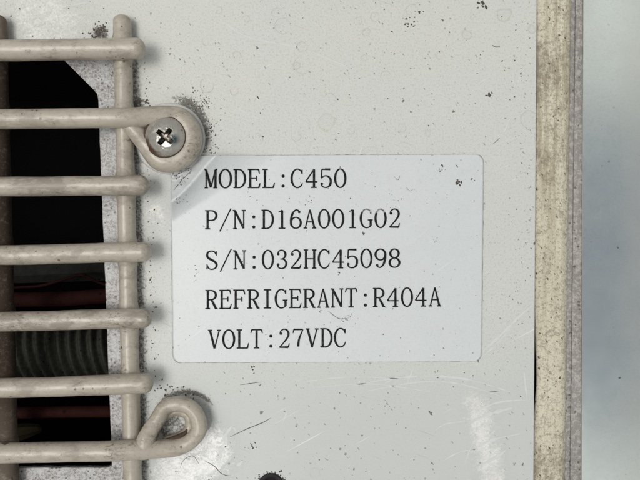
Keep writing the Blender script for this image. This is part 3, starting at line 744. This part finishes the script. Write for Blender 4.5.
# two posts beneath the bars; the coating swells where they are welded
barys = [49, 118, 186, 252, 318, 384, 450]
def post(xa, ya, xb, yb, r, mat, seed, z=9.6):
    rows = []
    n = 170
    for k in range(n + 1):
        t = k / n; x = xa + (xb - xa) * t; y = ya + (yb - ya) * t
        d = min(abs(y - q) for q in barys)
        sw = 1.5 * math.exp(-((d - 9) / 4.0) ** 2) if d > 9 else 1.5
        rows.append(TP(x, y, z, r + sw * .75))
    Vt, Ft = tube_geo(rows, 36, True, True, .35, seed)
    o = mk('post', Vt, Ft, mat, grille, True); fix_normals(o)
post(122.3, 22, 133.5, 512, 8.8, WIRE, 3.0)
post(-3.0, 22, 10.0, 512, 9.0, WIRED, 9.0)

# ------------------------------------------------------------------ washer and screw on the upper eyelet
V, F = [], []
n = 72
prof = [(16, .3), (16, 2.4), (33.8, 2.8), (35.2, 2.2), (35.8, .3)]
for r, z in prof:
    for k in range(n):
        a = 2*math.pi*k/n
        V.append(W(169.8 + r*math.cos(a), 138.6 + r*math.sin(a), z + .12 + (1.2 if r > 20 and math.sin(a) > .6 and math.cos(a) > 0 else 0)))
for j in range(len(prof)-1):
    for k in range(n): F.append((j*n+k, (j+1)*n+k, (j+1)*n+(k+1) % n, j*n+(k+1) % n))
o = mk('washer', V, F, WASH, None, False); fix_normals(o)
tag(o, 'thin pale flat washer under the upper eyelet, its edge touching the sticker corner', 'washer')

screw = empty('screw', W(165, 136.6, 12), 'cross recess pan head steel screw with a rusty rim, seated in the upper eyelet', 'screw')
SC = (165.0, 136.6); RH = 20.0
V, F = [], []
nr, na = 64, 220
def head_z(x, y, r):
    h = 24.0 + 7.0 * (1 - (r / RH) ** 2.8) if r < RH else 24.0
    a = math.radians(38)
    u = (x * math.cos(a) + y * math.sin(a)); v = (-x * math.sin(a) + y * math.cos(a))
    def arm(p, q):
        L = 9.2; half = 2.5 - .05 * abs(p)
        e = min(L - abs(p), (half - abs(q)) * 1.6)
        return e
    e = max(arm(u, v), arm(v, u))
    if e > -1.2: h -= min(11.0, max(0, (e + .6) * 5.5)) - (.0 if e > 0 else .35)
    return h
V.append(W(SC[0], SC[1], head_z(0, 0, 0)))
for j in range(1, nr + 1):
    r = RH * (j / nr) ** .85
    for k in range(na):
        a = 2*math.pi*k/na; x, y = r*math.cos(a), r*math.sin(a)
        V.append(W(SC[0] + x, SC[1] + y, head_z(x, y, r)))
for k in range(na): F.append((0, 1 + k, 1 + (k+1) % na))
for j in range(nr - 1):
    for k in range(na):
        F.append((1 + j*na + k, 1 + (j+1)*na + k, 1 + (j+1)*na + (k+1) % na, 1 + j*na + (k+1) % na))
b0 = len(V)
for r, z in ((RH + .4, 22.2), (RH, 15.5)):
    for k in range(na):
        a = 2*math.pi*k/na; V.append(W(SC[0] + r*math.cos(a), SC[1] + r*math.sin(a), z))
l0 = 1 + (nr - 1) * na
for s0, s1 in ((l0, b0), (b0, b0 + na)):
    for k in range(na): F.append((s0 + k, s1 + k, s1 + (k+1) % na, s0 + (k+1) % na))
o = mk('screw_head', V, F, STEEL, screw, True); fix_normals(o)
V, F = [], []
for r, z in ((8, 16), (8, -14)):
    for k in range(32):
        a = 2*math.pi*k/32; V.append(W(SC[0] + r*math.cos(a), SC[1] + r*math.sin(a), 0) + Vector((0, 0, z * S)))
for k in range(32): F.append((k, 32 + k, 32 + (k+1) % 32, (k+1) % 32))
mk('shank', V, F, STEEL, screw, True)
V, F = tube_geo([TP(SC[0] + .2 + 19.6*math.cos(a) - .5, SC[1] + .3 + 19.6*math.sin(a), 22.3, 2.0) for a in [2*math.pi*k/60 for k in range(61)]], 14, False, False, .8, 77)
o = mk('rust_ring', V, F, RUST, screw, True); fix_normals(o)

# ------------------------------------------------------------------ right-hand side: rubber strip, channel, bare panel
def sweep(name, prof_fn, y0, y1, step, mat, smooth=True):
    V, F = [], []
    ys = [y0 + (y1 - y0) * k / int((y1 - y0) / step) for k in range(int((y1 - y0) / step) + 1)]
    m_ = None
    for y in ys:
        pr = prof_fn(y); m_ = len(pr)
        for x, z in pr: V.append(W(x, y, z))
    for j in range(len(ys) - 1):
        for k in range(m_ - 1):
            a = j * m_ + k; F.append((a, a + m_, a + m_ + 1, a + 1))
    F.append(tuple(range(m_))); F.append(tuple((len(ys)-1) * m_ + k for k in range(m_))[::-1])
    o = mk(name, V, F, mat, None, smooth); fix_normals(o); return o
def rub_prof(y):
    t = y / 480
    gapx = 3.4 * math.exp(-((y - 372) / 55) ** 2)
    xl = 536.0 - 3.0 * t - 1.5 + gapx * 1.15 + .5 * mnoise.noise(Vector((0, y * .03, 2)))
    xr = 571.0 - 6.0 * t + .4 * mnoise.noise(Vector((5, y * .05, 2)))
    w = xr - xl
    z = lambda u, b: b + .5 * mnoise.noise(Vector((u * 6, y * .035, 7)))
    k = 1 - .55 * t
    return [(xl + 1, -24), (xl, -14), (xl + .01*w, z(0, -9.5)), (xl + .06*w, z(.06, -7)), (xl + .16*w, z(.16, -5.6)), (xl + .26*w, z(.26, -5.0)), (xl + .36*w, z(.36, -5.1)), (xl + .43*w, z(.43, -5.1 - 1.0*k)),
            (xl + .50*w, z(.5, -5.1)), (xl + .58*w, z(.58, -4.8)), (xl + .66*w, z(.66, -5.2 - 1.0*k)), (xl + .73*w, z(.73, -5.2)), (xl + .83*w, z(.83, -5.6)), (xl + .91*w, z(.91, -7.0)), (xl + .97*w, z(.97, -9.5)), (xr, -12), (xr, -24)]
rub = sweep('sealing_strip', rub_prof, -190, 660, 4, RUB)
tag(rub, 'yellowed cream rubber sealing strip with dark specks, running down beside the white sheet', 'strip')
def chan_prof(y):
    t = y / 480
    a = 563.5 - 4 * t; b = 576 - 5.5 * t; c = 583.5 - 1.6 * t
    return [(a, -30), (a, -15.5), (b - 1.0, -15.5), (b - .4, -13.4), (b, -12.6 + .3 * mnoise.noise(Vector((1, y * .06, 3)))), (c - 1, -12.6 + .3 * mnoise.noise(Vector((4, y * .06, 3)))), (c, -13), (c, -26)]
ch = sweep('metal_channel', chan_prof, -190, 660, 5, CHAN, False)
tag(ch, 'narrow dull grey metal channel between the cream strip and the bare metal panel', 'channel')
def alu_prof(y):
    t = y / 480; x0 = 583.0 - 1.8 * t + .2 * mnoise.noise(Vector((1, y * .09, 9)))
    return [(x0 + .5, -18), (x0, -12.5), (x0, -8.5), (x0 + .55, -7.9), (862, -7.9), (862, -18)]
alu = sweep('bare_metal_panel', alu_prof, -190, 660, 6, ALU, False)
tag(alu, 'smooth bare metal panel with bluish sheen at the far right', 'panel')

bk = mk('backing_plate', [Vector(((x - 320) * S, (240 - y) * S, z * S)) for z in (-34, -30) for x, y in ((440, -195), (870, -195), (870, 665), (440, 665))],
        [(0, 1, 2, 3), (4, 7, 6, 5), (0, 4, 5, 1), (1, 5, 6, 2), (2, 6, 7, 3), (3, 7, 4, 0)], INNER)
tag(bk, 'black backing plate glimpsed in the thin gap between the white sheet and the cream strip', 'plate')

# black rubber plug in the drilled hole at the bottom edge
V, F = [], []
n = 48
prof = [(13.4, .2), (12.6, 1.5), (11.2, 2.0), (9.6, 1.0), (8.8, -3), (8.4, -9)]
for r, z in prof:
    for k in range(n):
        a = 2*math.pi*k/n; V.append(W(271 + r*math.cos(a) + .4*mnoise.noise(Vector((k * .9, r, 0))), 486.5 + r*math.sin(a) + .4*mnoise.noise(Vector((k * .9, r, 5))), z))
for j in range(len(prof)-1):
    for k in range(n): F.append((j*n+k, (j+1)*n+k, (j+1)*n+(k+1) % n, j*n+(k+1) % n))
F.append(tuple((len(prof)-1)*n + k for k in range(n)))
o = mk('rubber_grommet', V, F, PLUG, None, True); fix_normals(o)
tag(o, 'round black rubber grommet in the sheet at the bottom edge of the photo', 'grommet')

# ------------------------------------------------------------------ inside the opening
def boxm(name, x0, x1, y0, y1, z0, z1, mat, flip=False):
    c = [Vector(((x - 320) * S, (240 - y) * S, z * S)) for x in (x0, x1) for y in (y0, y1) for z in (z0, z1)]
    F = [(0, 1, 3, 2), (4, 6, 7, 5), (0, 4, 5, 1), (2, 3, 7, 6), (0, 2, 6, 4)]      # open towards the sheet
    return mk(name, c, F, mat)
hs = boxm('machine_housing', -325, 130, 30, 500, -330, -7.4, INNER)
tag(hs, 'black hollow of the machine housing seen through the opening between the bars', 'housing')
rows = []
for k in range(560):
    x = -260 + k * .7
    rows.append([(x - 320), (240 - (362 + .02 * x)), -78, 0.0])
V, F = [], []
seg = 48
for i, (X, Y, Z, _) in enumerate(rows):
    for k in range(seg):
        a = 2*math.pi*k/seg
        rr = 37 + 3.6 * math.cos(2*math.pi * X / 11.5 + 1.35 * math.cos(a) * 3.4) + 1.2 * mnoise.noise(Vector((X * .05, a, 2)))
        V.append(Vector((X, Y + rr * math.cos(a), Z + rr * math.sin(a))) * S)
for i in range(len(rows) - 1):
    for k in range(seg):
        k2 = (k+1) % seg; F.append((i*seg+k, i*seg+k2, (i+1)*seg+k2, (i+1)*seg+k))
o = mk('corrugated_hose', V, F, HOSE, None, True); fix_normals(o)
tag(o, 'dark ribbed hose in the shade behind the lower bars', 'hose')
def pipe(name, pts, mat, label_, cat):
    Vt, Ft = tube_geo(catmull(pts, 12), 20, True, True, .6, 5)
    o = mk(name, Vt, Ft, mat, None, True); fix_normals(o); tag(o, label_, cat)
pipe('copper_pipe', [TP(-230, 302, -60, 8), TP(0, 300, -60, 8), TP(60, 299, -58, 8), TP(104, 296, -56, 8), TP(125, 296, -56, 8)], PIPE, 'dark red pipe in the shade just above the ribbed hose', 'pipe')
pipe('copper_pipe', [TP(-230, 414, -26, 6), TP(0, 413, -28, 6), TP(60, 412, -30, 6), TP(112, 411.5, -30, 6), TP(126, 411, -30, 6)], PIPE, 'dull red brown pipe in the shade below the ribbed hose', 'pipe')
V, F = tube_geo(catmull([TP(-20, 436, -40, 9), TP(14, 433, -40, 9), TP(26, 431, -40, 8), TP(38, 429, -40, 5)], 6), 6, True, True, .3, 8)
o = mk('brass_fitting', V, F, BRASS, None, False); fix_normals(o)
tag(o, 'small dull yellowish brass fitting in the shade beside the left post, above the lowest bar', 'fitting')

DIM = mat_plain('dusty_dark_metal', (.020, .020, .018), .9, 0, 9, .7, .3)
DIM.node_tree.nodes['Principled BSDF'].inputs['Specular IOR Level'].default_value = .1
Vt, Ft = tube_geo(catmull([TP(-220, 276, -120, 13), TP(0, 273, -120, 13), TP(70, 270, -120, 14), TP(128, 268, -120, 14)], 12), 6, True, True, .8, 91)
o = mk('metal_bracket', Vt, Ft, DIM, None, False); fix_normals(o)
tag(o, 'dusty dark metal bracket dimly seen above the upper red pipe', 'bracket')
pipe('wire_lead', [TP(-60, 296, -90, 1.6), TP(14, 288, -92, 1.6), TP(40, 286, -90, 1.6), TP(66, 279, -88, 1.6), TP(82, 275, -88, 1.6), TP(100, 283, -90, 1.6), TP(126, 290, -92, 1.6)], PIPE, 'thin dark red electrical lead sagging in front of the dusty bracket', 'wire')
